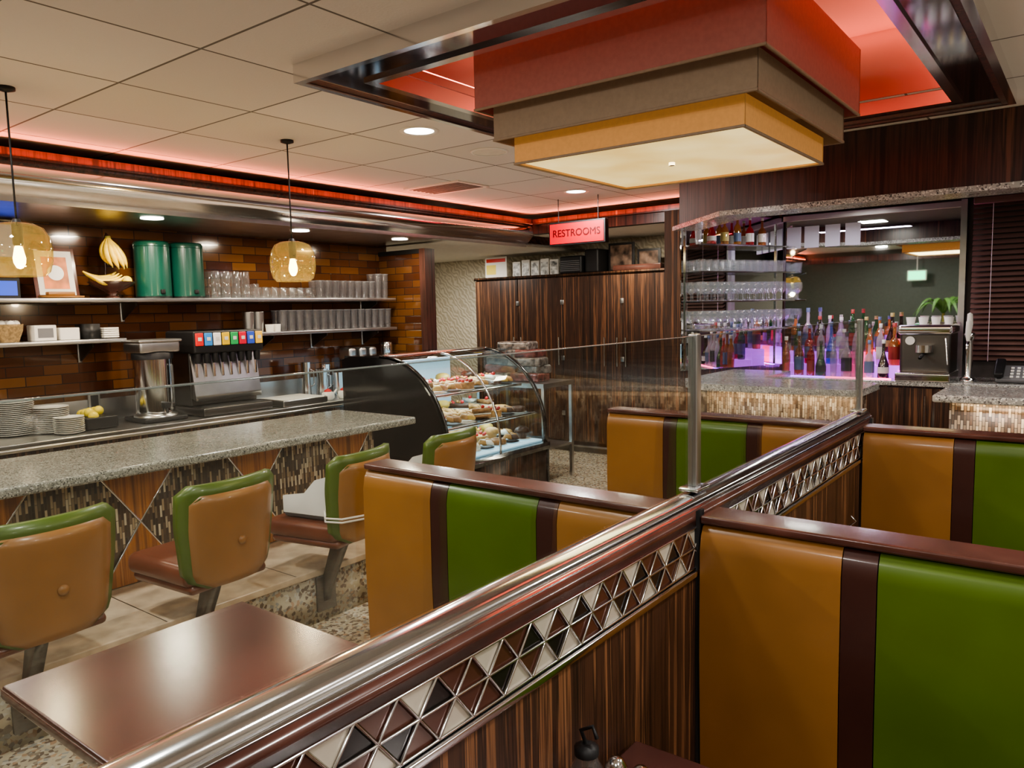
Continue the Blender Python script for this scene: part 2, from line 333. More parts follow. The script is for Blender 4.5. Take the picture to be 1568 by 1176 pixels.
# angled bar side wall
b=MB(); b.prism([(-2.66,5.42),(-2.52,5.40),(-2.06,6.40),(-2.66,6.40)],'Z',0,2.28,zebra); b.finish('wall_bar_side')
b=MB(); b.box(-2.66,-2.60,6.4,7.4,0,CZ,zebra); b.finish('wall_hall_right')
d=(Vector((-2.06,6.40,0))-Vector((-2.52,5.40,0))).normalized(); nrm=Vector((d.y,-d.x,0))
def sidebox(b,s0,s1,n0,n1,z0,z1,mat):
    o=Vector((-2.52,5.40,0)); poly=[o+d*s0+nrm*n0,o+d*s1+nrm*n0,o+d*s1+nrm*n1,o+d*s0+nrm*n1]
    b.prism([(p.x,p.y) for p in poly],'Z',z0,z1,mat)
b=MB(); sidebox(b,0,1.08,.002,.012,1.06,2.25,mirror)
b.finish('mirror_bar_side')
b=MB(); b.box(-2.04,-.80,6.375,6.395,1.02,2.22,mirror)
b.box(-.80,-.76,6.34,6.40,1.0,2.27,steel); b.box(-2.06,-.76,6.35,6.40,2.22,2.26,steel)
b.finish('mirror_bar_back')
b=MB()
for x in (-1.98,-1.84,-1.68,-1.53): b.box(x-.055,x+.055,6.368,6.374,2.00,2.17,greypaper)
b.finish('posted_menu_sheets')
# ------------------------------------------------------------ ceiling recess frame + lamp
b=MB()
FX0,FX1,FY0,FY1=-2.46,-.34,1.90,4.20
def ring(b,x0,x1,y0,y1,w,z0,z1,mat):
    b.box(x0,x1,y0,y0+w,z0,z1,mat); b.box(x0,x1,y1-w,y1,z0,z1,mat); b.box(x0,x0+w,y0+w,y1-w,z0,z1,mat); b.box(x1-w,x1,y0+w,y1-w,z0,z1,mat)
ring(b,FX0,FX1,FY0,FY1,.21,2.45,2.5,zebra_red)
ring(b,FX0+.05,FX1-.05,FY0+.05,FY1-.05,.13,2.446,2.452,dmirror)
ring(b,FX0-.012,FX1+.012,FY0-.012,FY1+.012,.03,2.43,2.5,chrome)
ring(b,FX0+.175,FX1-.175,FY0+.175,FY1-.175,.04,2.435,2.52,chrome)
b.box(HX0,HX0+.01,HY0,HY1,2.5,2.8,mirror_w); b.box(HX1-.01,HX1,HY0,HY1,2.5,2.8,mirror_w); b.box(HX0,HX1,HY0,HY0+.01,2.5,2.8,mirror_w); b.box(HX0,HX1,HY1-.01,HY1,2.5,2.8,mirror_w)
b.finish('trim_recess_frame')
LR=(1,.22,.14)
for nm,loc,rt in (('w',(HX0+.06,3.05,2.56),(pi,-.5,0)),('e',(HX1-.06,3.05,2.56),(pi,.5,0))):
    light('recess_led_'+nm,'AREA',loc,4.5,LR,.04,1.7,rot=rt)
light('recess_led_s','AREA',(-1.4,HY0+.06,2.56),3.0,LR,1.5,.04,rot=(pi-.5,0,0))
light('recess_led_n','AREA',(-1.4,HY1-.06,2.56),4.5,LR,1.5,.04,rot=(pi+.5,0,0))
b=MB()
def tier(x0,x1,y0,y1,z0,z1,mat):
    t=.012
    ring(b,x0,x1,y0,y1,t,z0,z1,mat); b.box(x0+t,x1-t,y0+t,y1-t,z1-.012,z1-.006,mat)
    ring(b,x0-.003,x1+.003,y0-.003,y1+.003,.008,z0-.004,z0+.004,sh_grey)
tier(-1.86,-.78,2.23,3.31,2.29,2.54,sh_pink)
tier(-1.82,-.825,2.29,3.26,2.185,2.31,sh_grey)
tier(-1.77,-.885,2.35,3.20,2.10,2.20,sh_or)
b.box(-1.757,-.897,2.363,3.187,2.106,2.112,diff)
b.lathe([(.012,0),(.012,.012)],(-1.33,2.775,2.094),chrome,12)
b.tube([(-1.33,2.775,2.53),(-1.33,2.775,2.80)],.015,chrome)
lamp=b.finish('pendant_drum_lamp')
light('drum_lamp_light','AREA',(-1.33,2.775,2.1055),11,(1,.80,.44),.8,.8)
# ------------------------------------------------------------ downlights etc
def downlight(x,y,e=30,c=(1,.95,.90)):
    b=MB(); b.openlathe([(.105,-.001),(.10,-.006),(.082,-.004),(.075,.0)],(0,0,0),white,24); b.lathe([(.0,-.002),(.078,-.002)],(0,0,0),em_down,24,caps=False)
    o=b.finish('recessed_downlight',(x,y,CZ),wn=False); light('downlight_source','AREA',(x,y,CZ-.02),e,c,.15,parent=o)
for (x,y,e) in [(-2.87,2.98,32),(-3.4,5.33,30),(-2.9,.7,32),(-2.9,-1.2,30),(.2,1.35,22),(1.5,2.6,30),(1.5,.2,30),(.5,-1.3,30),(-1.1,-1.4,30),(-1.45,.85,22),(1.1,3.75,28),(-4.1,-.3,24)]:
    downlight(x,y,e)
b=MB(); 
for i in range(7): b.box(-.25,.25,-.15+i*.045,-.13+i*.045,-.012,0,grey)
ring(b,-.28,.28,-.18,.18,.03,-.01,0,white); b.finish('ceiling_air_vent',(-4.0,4.43,CZ))
b=MB()
for i in range(5): b.box(-.16,.16,-.1+i*.045,-.08+i*.045,-.012,0,grey)
ring(b,-.19,.19,-.13,.13,.03,-.01,0,white); b.finish('ceiling_air_vent',(-.10,4.32,CZ))
b=MB(); b.openlathe([(.115,-.001),(.11,-.008),(.10,-.006)],(0,0,0),white,24); b.lathe([(0,-.005),(.1,-.005)],(0,0,0),cream,24,caps=False); b.finish('ceiling_speaker',(-2.93,3.64,CZ),wn=False)
# kitchen soffit lights
b=MB()
PY=(.2,1.4,2.55,3.7,4.75)
for y in PY: b.lathe([(0,-.003),(.07,-.003)],(-4.85,y,2.188),em_down,20,caps=False)
b.finish('soffit_puck_light',wn=False)
for y in PY: light('soffit_spot','AREA',(-4.85,y,2.17),17 if y==2.55 else 12,(1,.84,.62),.14)
light('hall_light','AREA',(-5.8,6.3,2.17),28,(1,.94,.85),.2)
light('hall_light','AREA',(-3.6,6.6,2.28),12,(1,.88,.7),.2)
# pendants
def pendant(x,y):
    b=MB()
    b.lathe([(.035,0),(.035,-.012),(.01,-.02)],(0,0,0),blackm,20)
    b.tube([(0,0,-.01),(0,0,-.55)],.004,blackm,6)
    b.lathe([(.014,-.53),(.02,-.55),(.02,-.63),(.016,-.64)],(0,0,0),blackm,14)
    pr=[(.018,-.545),(.06,-.548),(.095,-.565),(.115,-.60),(.124,-.65),(.122,-.70),(.110,-.745),(.09,-.765)]
    b.openlathe(pr,(0,0,0),amber,28)
    b.lathe([(.0,-.735),(.012,-.73),(.022,-.71),(.024,-.69),(.016,-.65),(.012,-.64)],(0,0,0),em_bulb,14)
    o=b.finish('pendant_light',(x,y,CZ),wn=False); light('pendant_bulb','POINT',(x,y,CZ-.80),8,(1,.76,.48),.03,parent=o)
pendant(-3.57,1.30); pendant(-3.55,2.65)
# ------------------------------------------------------------ divider with lattice + rail
b=MB()
DX0,DX1,DY0,DY1=-.738,-.664,-1.2,3.10
b.box(DX0,DX1,DY0,DY1,0,.985,zebra); b.box(DX0,DX1,DY0,DY1,1.080,1.115,capwood)
b.box(DX0+.005,DX1-.005,DY0,DY1,.985,1.082,blackm)
b.rbox(DX0-.008,DX1+.008,DY0,DY1,.972,.986,.003,chrome,2)
b.box(-.737,-.665,DY0,DY1+.012,1.112,1.122,chrome)
prof=[(-.732,1.122)]+[(-.701-.030*math.cos(pi*i/10),1.124+.015*math.sin(pi*i/10)) for i in range(0,11)]+[(-.670,1.122)]
b.prism(prof,'Y',DY0,DY1+.02,chrome,True)
pitch=.07; rows=[(.990,1.034),(1.034,1.078)]
n=int((DY1-DY0)/pitch)
for side in (DX1,DX0):
    s=1 if side==DX1 else -1
    xf=side-s*.003
    for r,(z0,z1) in enumerate(rows):
        for i in range(n):
            y0=DY0+i*pitch; y1=y0+pitch; ym=(y0+y1)/2
            za,zb=(z0,z1) if r==0 else (z1,z0)
            up=[(xf,y0,za),(xf,y1,za),(xf,ym,zb)]; dn=[(xf,ym,zb),(xf,y1,za),(xf,y1+pitch/2,zb)]
            h=(i*7+r*3)%5
            b.add(up,[(0,1,2)],crmirror if (i+r)%2 or h==0 else brmirror)
            b.add(dn,[(0,1,2)],dktile if h<2 else brmirror)
            b.tube([(side,y0,za),(side,ym,zb)],.0026,chrome,4); b.tube([(side,ym,zb),(side,y1,za)],.0026,chrome,4)
    for z in (.990,1.034,1.078): b.tube([(side,DY0,z),(side,DY1,z)],.0028,chrome,4)
for y0,y1 in ((1.500,1.530),(DY1-.03,DY1+.01),(.07,.10)):
    b.box(DX0-.006,DX1+.006,y0,y1,0,1.114,blackm)
b.finish('booth_divider')
b=MB()
for y in (1.575,3.06):
    b.rbox(-.712,-.690,y-.013,y+.013,1.150,1.49,.003,steel,1); b.rbox(-.724,-.678,y-.035,y+.035,1.1415,1.151,.003,chrome,1)
for ya,yb in ((-.6,1.560),(1.590,3.045)):
    b.box(-.704,-.698,ya,yb,1.150,1.484,glass_panel); b.box(-.7035,-.6985,ya,yb,1.484,1.486,glass_edge)
b.finish('glass_sneeze_screen')
# ------------------------------------------------------------ booths
T=.105
def booth(x0,x1,y0,name='booth_bench'):
    b=MB(); w=x1-x0; o=w*.283; s=w*.0625
    cuts=[0,o,o+s,w-o-s,w-o,w]; ms=[orange,brownv,green,brownv,orange]
    b.box(x0,x1,y0+.04,y0+T-.04,.0,1.065,capwood)
    b.rbox(x0-.004,x1,y0+.004,y0+T-.004,1.086,1.104,.005,capwood,2)
    for dirn in (1,-1):
        yf=y0 if dirn==1 else y0+T
        for k in range(5):
            xa=x0+cuts[k]; xb=x0+cuts[k+1]
            g=.001
            prf=[(0.05,1.087),(.030,1.086),(.012,1.080),(.002,1.062),(-.004,1.03),(-.006,.8),(.0,.55),(.01,.44),(.05,.44)]
            b.prism([(yf+dirn*p,z) for p,z in prf],'X',xa+g,xb-g,ms[k],True)
            ya=yf-dirn*.44
            q=[(0,.43),(-.005,.36),(.0,.34),(.44,.34),(.44,.44),(.40,.455),(.06,.462),(.02,.452)]
            b.prism([(ya+dirn*p,z) for p,z in q],'X',xa+g,xb-g,ms[k],True)
        ya=yf-dirn*.40
        b.box(x0+.01,x1-.01,min(ya,yf),max(ya,yf),.08,.34,zebra); b.box(x0+.02,x1-.02,min(ya+dirn*.03,yf),max(ya+dirn*.03,yf),0,.08,blackm)
    return b.finish(name)
LX0,LX1,RX0,RX1=-1.72,-.748,-.654,.36
for y in (.07,1.50,2.93):
    booth(LX0,LX1,y); booth(RX0,RX1,y)
def table(x0,x1,y0,y1):
    b=MB(); b.rbox(x0,x1,y0,y1,.715,.75,.006,mahog,2); b.rbox(x0-.002,x1+.002,y0-.002,y1+.002,.722,.743,.003,capwood,1)
    cx,cy=(x0+x1)/2,(y0+y1)/2
    b.lathe([(.17,0),(.17,.015),(.06,.04),(.04,.06),(.04,.70),(.12,.715)],(cx,cy,0),blackm,20)
    b.finish('booth_table')
for y in (.58,2.02): 
    table(-1.885,-.750,y,y+.60); table(-.650,.50,y,y+.62)
def caddy(x,y,z=.75):
    b=MB()
    for dx,capm in ((-.022,chrome),(.022,chrome)):
        b.lathe([(.018,0),(.020,.01),(.017,.05),(.016,.055)],(dx,0,0),glassware,12); b.lathe([(.017,.054),(.018,.07),(.010,.082),(0,.085)],(dx,0,0),capm,12)
        b.lathe([(.013,.004),(.013,.04)],(dx,0,0),white if dx<0 else blackm,10)
    b.finish('salt_and_pepper_shakers',(x,y,z))
caddy(-.560,1.01); caddy(-.52,2.42)
b=MB(); b.lathe([(.026,0),(.029,.01),(.029,.06),(.018,.08),(.018,.09)],(0,0,0),glassware,16); b.lathe([(.024,.005),(.025,.05)],(0,0,0),plain('syrup',(.05,.015,.005),.2),14)
b.lathe([(.020,.088),(.020,.10),(.008,.106)],(0,0,0),blackm,14); b.tube([(0,0,.103),(-.01,0,.125),(.012,0,.138),(.02,0,.12)],.0035,blackm,6); b.finish('syrup_dispenser',(-.622,.985,.75))
b=MB(); b.lathe([(.03,0),(.032,.03),(.026,.035)],(0,0,0),chrome,14); b.tube([(0,0,.03),(0,0,.09),(.015,0,.105),(0,0,.12)],.003,chrome,6); b.finish('condiment_stand',(-.60,2.55,.75))
# ------------------------------------------------------------ diner counter
b=MB()
CY0,CY1=-2.4,3.38
b.rbox(-4.10,-3.36,CY0,CY1,.855,.90,.012,granite,3)
b.box(-3.80,-3.63,CY0,CY1-.12,.285,.855,mosYZ)
b.box(-3.632,-3.60,CY0,CY1-.12,.845,.856,steel)
X=-3.629
for k in range(-5,4):
    yc=1.10+.65*k
    zc,zt,zb=.575,.85,.285; hw=.20
    if yc+hw>CY1-.12 : hw=min(hw,CY1-.13-yc)
    for (za) in (zt,zb):
        b.prism([(yc-hw,za),(yc+hw,za),(yc,zc)],'X',X,X+.008,zebra_gold)
        for sgn in (-1,1): b.tube([(X+.006,yc,zc),(X+.006,yc+sgn*hw,za)],.006,chrome,4)
b.finish('diner_counter')
b=MB(); b.box(-3.80,-3.06,CY0,CY1+.1,0,.245,terrazzo); b.rbox(-3.80,-3.04,CY0,CY1+.11,.245,.28,.006,stepm,2)
for k in range(8): b.box(-3.62,-3.045,-1.7+k*.65,-1.696+k*.65,.2795,.2808,darksteel)
b.finish('counter_foot_step')
# ------------------------------------------------------------ counter chairs
def pad(b,w,h,th,curve,z0,xo,mat,wb=.82,corner=.10,nu=14,nv=12,tilt=.12,bulge=.0):
    vs=[];fs=[]
    def pt(i,j,side):
        u=-1+2*i/nu; v=j/nv
        z=z0+h*v
        hw=w/2*(wb+(1-wb)*min(1,v*1.6))
        dz=min(v*h,(1-v)*h); 
        cr=corner*(1.5 if v<.5 else .8)
        if dz<cr: hw-= cr-math.sqrt(max(0,cr*cr-(cr-dz)**2))
        y=u*hw
        x=xo+tilt*(z-z0)-curve*(abs(y)/(w/2))**2.2
        e=(1-abs(u)**6)*(1-abs(2*v-1)**8)
        x+= (th*.5*(.55+.45*e)+bulge*e)*side
        return (x,y,z)
    for side in (1,-1):
        for j in range(nv+1):
            for i in range(nu+1): vs.append(pt(i,j,side))
    n=(nu+1)*(nv+1); W=nu+1
    for j in range(nv):
        for i in range(nu):
            a=j*W+i; fs.append((a,a+1,a+W+1,a+W)); fs.append((n+a,n+a+W,n+a+W+1,n+a+1))
    bd=[i for i in range(nu+1)]+[j*W+nu for j in range(1,nv+1)]+[nv*W+i for i in range(nu-1,-1,-1)]+[j*W for j in range(nv-1,0,-1)]
    for k in range(len(bd)):
        a=bd[k];c=bd[(k+1)%len(bd)]; fs.append((a,a+n,c+n,c))
    b.add(vs,fs,mat,True)
def chair(y,rot=0,booster=False):
    b=MB()
    pad(b,.455,.43,.060,.06,.470,.205,green,corner=.05,wb=.86)
    pad(b,.395,.385,.045,.050,.474,.224,orange,corner=.045,wb=.88,bulge=.006)
    b.lathe([(.018,0),(.018,.006),(.008,.010),(0,.010)],(0,0,0),orange,14,M=Matrix.Translation((.274,0,.65))@Matrix.Rotation(pi/2-.12,4,'Y'))
    b.rbox(-.24,.19,-.20,.20,.48,.57,.035,seatbrown,4)
    b.rbox(-.22,.19,-.185,.185,.45,.495,.02,seatbrown,2)
    b.rbox(-.10,.12,-.07,.07,.435,.452,.006,darksteel,1)
    b.prism([(.02,.44),(.10,.44),(.085,.39),(-.035,.17),(-.055,.10),(-.055,.235),(-.04,.27)],'Y',-.022,.022,darksteel)
    b.box(-.073,-.053,-.055,.055,.06,.235,darksteel)
    ob=b.finish('counter_chair',(-2.985,y,0),0)
    if rot:
        for v in ob.data.vertices:
            if v.co.z>.434:
                c=Matrix.Rotation(rot,3,'Z')@v.co; v.co=c
    if booster:
        b=MB()
        b.rbox(-.17,.13,-.15,.15,.572,.62,.02,grey,3)
        b.rbox(-.15,.10,-.13,.13,.615,.645,.012,white,3)
        b.rbox(.09,.13,-.14,.14,.60,.80,.018,grey,3)
        ap=[(-.15,.60),(.12,.60),(.12,.79),(.05,.77),(-.02,.70),(-.15,.68)]
        b.prism(ap,'Y',-.165,-.145,white); b.prism(ap,'Y',.145,.165,white)
        pts=[(.10,-.16,.62),(.17,-.240,.61),(.24,-.21,.605),(.282,-.10,.60),(.292,0,.60),(.282,.10,.60),(.24,.21,.605),(.17,.240,.61),(.10,.16,.62)]
        for z in (-.008,.008): b.tube([(p[0],p[1],p[2]+z) for p in pts],.005,paper,6)
        b.finish('child_booster_seat',(-2.985,y,0),rot)
    return ob
chair(-.30,.0); chair(.36,.05); chair(1.02,.06); chair(1.69,.08); chair(2.38,.20,True); chair(3.05,.12,True)
# ------------------------------------------------------------ pastry display case
b=MB()
PX0,PX1,PY0,PY1=-4.85,-3.70,4.05,5.32
curve=[(-4.40+.66*math.sin(t),.50+.70*math.cos(t)) for t in [pi/2*i/14 for i in range(15)]]
endp=[(PX0,0),(PX0,1.18),(-4.75,1.21)]+curve+[(-3.74,.40),(-3.72,0)]
b.prism(endp,'Y',PY0,PY0+.035,black)
b.prism([(PX0,0),(PX0,.42),(PX1,.42),(PX1,0)],'Y',PY1-.03,PY1,black)
b.prism([(-4.4,.42)]+[(-4.40+.65*math.sin(t),.50+.69*math.cos(t)) for t in [pi/2*i/14 for i in range(15)]]+[(-3.75,.42)],'Y',PY1-.012,PY1-.006,glass)
path3=[(-4.40+.67*math.sin(t),.50+.71*math.cos(t)) for t in [pi/2*i/14 for i in range(15)]]+[(-3.73,.42)]
for yy,rr,mt in ((PY1-.01,.018,black),(PY0+.035,.012,black),((PY0+PY1)/2,.010,chrome)):
    b.tube([(x,yy,z) for x,z in path3],rr,mt,6)
b.sheet(path3,'Y',PY0+.035,PY1-.01,glass)
b.box(PX0,-4.38,PY0+.03,PY1,1.17,1.21,black); b.box(PX0,PX0+.03,PY0+.03,PY1,.40,1.18,caseback)
b.box(-4.44,-4.38,PY0+.03,PY1,1.195,1.225,chrome)
b.box(PX0,PX1+.01,PY0+.03,PY1,.36,.42,black); b.box(PX0,PX1-.01,PY0+.03,PY1,.06,.36,zebra); b.box(PX0+.05,PX1-.04,PY0+.03,PY1,0,.06,blackm)
b.box(PX0+.03,-3.76,PY0+.035,PY1-.02,.42,.44,caseback)
b.box(-4.44,-4.40,PY0+.05,PY1-.03,1.165,1.17,em_case)
shelves=[(.66,-3.82),(.90,-3.96)]
for z,xe in shelves:
    b.box(PX0+.08,xe-.01,PY0+.04,PY1-.03,z,z+.008,glass); b.box(xe-.02,xe,PY0+.04,PY1-.03,z-.004,z+.016,chrome)
    b.box(xe-.05,xe-.03,PY0+.05,PY1-.04,z-.008,z-.004,em_case)
b.finish('pastry_display_case')
light('case_light','AREA',(-4.25,4.70,1.155),14,(.72,.90,1),.1,1.1)
light('case_light','AREA',(-4.2,4.70,.885),8,(.72,.90,1),.3,1.1)
light('case_light','AREA',(-4.15,4.70,.645),8,(.72,.90,1),.3,1.1)
b=MB()
pc=[plain('crust',(.30,.14,.045),.6,noise=.3,nscale=40),plain('chocolate',(.06,.025,.012),.4),plain('icing',(.70,.63,.52),.4),plain('golden_bread',(.42,.22,.07),.5,noise=.25,nscale=30),plain('custard',(.55,.35,.08),.4),plain('icing_pink',(.60,.16,.16),.4),plain('red_velvet',(.35,.03,.03),.4)]
berry=plain('strawberry',(.50,.02,.02),.3)
for li,(z,xa,xb) in enumerate(((.442,-4.6,-3.80),(.670,-4.6,-3.85),(.910,-4.6,-3.99))):
    nx=4 if li<2 else 3
    for ix in range(nx):
        for iy in range(7):
            x=xa+(xb-xa)*(ix+.5)/nx; y=PY0+.14+(PY1-PY0-.26)*iy/6
            b.lathe([(.0,0),(.05,0),(.080,.008),(.077,.010),(.0,.005)],(x,y,z),porcelain if (ix+iy)%2 else blackm,16)
            k=random.randrange(5); c=random.choice(pc); c2=random.choice(pc)
            if li>0: k=random.choice([0,1,2,3,3,4]); c=random.choice([pc[0],pc[3],pc[1],pc[4]])
            if k==0:
                pts=[(x+.05*math.cos(a),y+.05*math.sin(a),z+.030) for a in [2*pi*i/14 for i in range(15)]]; b.tube(pts,.025,c,8)
            elif k==1:
                A=random.random()*6
                M=Matrix.Translation((x,y,z+.01))@Matrix.Rotation(A,4,'Z')
                tri=[(-.08,-.045),(.08,0),(-.08,.045)]
                b.prism(tri,'Z',0,.035,c,M=M); b.prism(tri,'Z',.035,.045,pc[2],M=M); b.prism(tri,'Z',.045,.085,c2,M=M)
                b.lathe(sphere_prof(.016,6,.012),(-.03,0,.085),berry,8,M=M)
            elif k==2:
                b.lathe([(.035,0),(.05,.045),(.068,.055),(.06,.085),(.035,.10),(0,.105)],(x,y,z+.008),c,12)
            elif k==3:
                for q in range(4):
                    aa=q*1.6+ix; px,py=x+.035*math.cos(aa),y+.035*math.sin(aa)
                    b.tube([(px-.03,py-.02,z+.03),(px-.01,py,z+.045+.01*(q%2)),(px+.02,py+.01,z+.045),(px+.035,py+.03,z+.03)],[.008,.024,.024,.008],pc[3] if q%2 else c,7)
            else:
                b.lathe([(.070,0),(.076,.05),(.070,.058),(0,.058)],(x,y,z+.008),c,16)
                for q in range(6): b.lathe(sphere_prof(.015,6,.01),(x+.05*math.cos(q),y+.05*math.sin(q),z+.066),berry if q%2 else c2,8)
b.finish('assorted_pastries')
b=MB(); b.box(-4.62,-3.82,5.42,5.92,.86,.90,steel)
for x in (-4.6,-3.86):
    for y in (5.44,5.88): b.box(x,x+.03,y,y+.03,0,.86,steel)
b.box(-4.6,-3.84,5.44,5.9,.3,.32,steel); b.finish('utility_stand')
b=MB()
bagm=plain('bread_bag',(.15,.13,.115),.35,coat=.5,noise=.8,nscale=26,bump=.8); bagr=plain('bread_bag_red',(.14,.04,.035),.35,coat=.5,noise=.8,nscale=22,bump=.8)
for i,(x,y,z,m) in enumerate([(-4.42,5.6,.90,bagm),(-4.12,5.62,.90,bagr),(-4.40,5.62,.97,bagr),(-4.12,5.66,.97,bagm),(-4.38,5.62,1.04,bagm),(-4.12,5.60,1.04,bagm),(-4.36,5.64,1.11,bagm),(-4.16,5.63,1.11,bagr),(-4.26,5.64,1.18,bagm),(-4.4,5.80,.9,bagm)]):
    b.rbox(x-.17,x+.17,y-.10,y+.10,z,z+.082,.022,m,3,M=Matrix.Translation((x,y,z))@Matrix.Rotation(.16*((i%3)-1),4,'Z')@Matrix.Translation((-x,-y,-z)))
b.finish('bread_bags')
# ------------------------------------------------------------ kitchen back counter, shelves
b=MB()
b.rbox(-5.49,-4.86,-2.4,5.05,.82,.85,.006,steel,2); b.box(-5.49,-4.92,-2.4,5.05,.1,.82,zebra); b.box(-5.45,-4.97,-2.4,5.05,0,.1,blackm)
b.box(-5.49,-5.475,-2.4,5.05,.85,1.0,steel)
b.box(-4.90,-4.862,-2.4,5.05,.80,.824,steel)
for k in range(14):
    y=-2.35+k*.53; b.box(-4.92,-4.905,y,y+.50,.62,.79,zebra); b.box(-4.92,-4.905,y,y+.50,.14,.60,zebra); b.tube([(-4.885,y+.15,.70),(-4.885,y+.35,.70)],.006,chrome,6)
b.finish('kitchen_back_counter')
b=MB()
def shelf(y0,y1,z,w=.27):
    b.rbox(-5.495,-5.5+w,y0,y1,z-.028,z,.004,steel,1)
    for y in (y0+.25,(y0+y1)/2,y1-.2):
        b.box(-5.5+.0,-5.5+.012,y-.012,y+.012,z-.16,z-.03,steel); b.prism([(-5.495,z-.03),(-5.28,z-.03),(-5.28,z-.05),(-5.48,z-.15)],'Y',y-.006,y+.006,darksteel)
shelf(.2,5.05,1.69); shelf(.2,2.52,1.42); shelf(3.47,5.05,1.42); b.finish('kitchen_shelf')
b=MB(); art=plain('art_print',(.60,.18,.05),.5,noise=.6,nscale=9)
M=Matrix.Translation((-5.36,2.16,1.69))@Matrix.Rotation(-.18,4,'Y')
b.box(-.01,.01,-.13,.13,0,.33,capwood,M=M); b.box(.01,.013,-.11,.11,.02,.31,paper,M=M); b.box(.013,.015,-.075,.075,.06,.27,art,M=M); b.lathe([(0,0),(.05,0)],(0,0,0),white,20,M=M@Matrix.Translation((.0165,0,.165))@Matrix.Rotation(pi/2,4,'Y'),caps=False); b.finish('framed_print')
b=MB(); b.box(-5.33,-5.24,2.03,2.27,1.69,1.705,orange); b.rbox(-5.30,-5.25,2.06,2.22,1.705,1.73,.004,orange,1); b.finish('wooden_tray')
# fruit bowl w/ banana hanger
b=MB()
c=(-5.35,2.50,1.69)
b.lathe([(.05,0),(.05,.01),(.02,.02),(.05,.045),(.12,.08),(.15,.11),(.147,.112),(.10,.075),(.0,.05)],c,capwood,20)
b.tube([(c[0]-.09,c[1],c[2]+.08),(c[0]-.11,c[1]+.02,c[2]+.25),(c[0]-.09,c[1]+.01,c[2]+.41),(c[0]-.03,c[1],c[2]+.44),(c[0]+.01,c[1],c[2]+.41)],.006,capwood,8)
top=Vector((c[0]+.01,c[1]-.01,c[2]+.405))
rr=[.006,.008,.014,.018,.020,.0205,.020,.018,.013,.005]
for k,(an,ln) in enumerate([(-1.5,.17),(-.9,.19),(-.3,.20),(.3,.20),(.9,.19),(1.4,.17)]):
    o_=Matrix.Rotation(an,3,'Z')@Vector((1,0,0)); pts=[]
    for i in range(10):
        t=i/9; out=.010+.055*math.sin(t*pi*.62); pts.append(top+o_*out+Vector((.0,.05*t*t,-ln*t)))
    b.tube(pts,rr,yellow,8); b.tube([pts[-1],pts[-1]+Vector((0,0,-.010))],.0045,stemg,6)
b.tube([top+Vector((0,-.015,-.0)),top+Vector((0,.015,.005))],.014,stemg,7)
for k in range(4):
    base=Vector((c[0]+.09-.04*k,c[1]-.06,c[2]+.10+.012*k)); pts=[]
    for i in range(10):
        t=-1+2*i/9; pts.append(base+Vector((.01*t,.105*t,.045*t*t-.0)))
    b.tube(pts,[.005,.012,.016,.019,.020,.020,.018,.015,.009,.004],yellow,8)
b.lathe(sphere_prof(.034,8,.034),(c[0]+.04,c[1]+.085,c[2]+.085),lemon,12)
b.finish('banana_hanger_fruit_bowl')
for y in (2.80,3.055):
    b=MB(); b.lathe([(.105,0),(.118,.005),(.120,.02),(.120,.36),(.115,.365)],(0,0,0),greenmet,28); b.lathe([(.121,.365),(.121,.385),(.112,.40),(0,.402)],(0,0,0),greenmet,28)
    b.rbox(.11,.135,-.015,.015,.03,.06,.004,blackm,1); b.lathe([(.119,.0),(.121,.012)],(0,0,0),blackm,28); b.finish('beverage_canister',(-5.365,y,1.69))
def tumbler(b,x,y,z,r=.035,h=.11,mat=glassware,flip=False,seg=12,base=True):
    pr=[(r*.78,0),(r*.8,.004),(r,h)] if not flip else [(r,0),(r*.8,h-.004),(r*.78,h)]
    b.openlathe(pr,(x,y,z),mat,seg)
    if base:
        zz=z if not flip else z+h; b.lathe([(0,0),(r*.78,0)],(x,y,zz),mat,seg,caps=False)
b=MB()
y=3.24
while y<4.15:
    for x in (-5.29,-5.38):
        h=.11 if y<3.62 else .085
        tumbler(b,x,y,1.691,.036,h,flip=True)
        if y<3.5: tumbler(b,x,y,1.803,.034,.09,flip=True)
    y+=.085
b.finish('drinking_glasses',wn=False)
b=MB(); y=4.22
while y<5.0:
    for x in (-5.30,-5.39):
        h=.15 if y<4.85 else .22
        tumbler(b,x,y,1.691,.038,h,cupglass)
        b.openlathe([(.040,h-.004),(.040,h)],(x,y,1.691),grey,12)
    y+=.083
y=3.83
while y<5.0:
    for x in (-5.30,-5.39):
        tumbler(b,x,y,1.421,.038,.17,cupglass); b.openlathe([(.040,.166),(.040,.17)],(x,y,1.421),grey,12)
    y+=.083
b.finish('plastic_cup_stacks',wn=False)
b=MB()
for y in (3.53,3.62): b.lathe([(.04,0),(.045,.16),(.047,.162),(.043,.16),(.0,.155)],(-5.33,y,1.42),steel,16)
for y in (3.68,3.745): b.lathe([(.03,0),(.035,.06),(.032,.06),(0,.01)],(-5.27,y,1.42),porcelain,14)
b.finish('steel_tumblers')
b=MB(); b.rbox(-5.42,-5.30,1.98,2.11,1.42,1.52,.004,paper,1); b.rbox(-5.42,-5.30,2.13,2.25,1.42,1.50,.004,paper,1); b.box(-5.30,-5.299,2.0,2.09,1.44,1.5,grey); b.finish('takeout_boxes')
b=MB(); b.lathe([(.05,0),(.075,.07),(.08,.11),(.076,.11),(.05,.01),(0,.008)],(-5.36,1.86,1.42),plain('wicker',(.30,.20,.09),.7,noise=.4,nscale=60),18)
for k in range(6): b.lathe(sphere_prof(.025,6,0),(-5.36+.04*math.cos(k),1.86+.04*math.sin(k),1.53),paper,8)
b.finish('wicker_basket')
b=MB(); b.box(-5.44,-5.30,2.28,2.38,1.42,1.52,blackm)
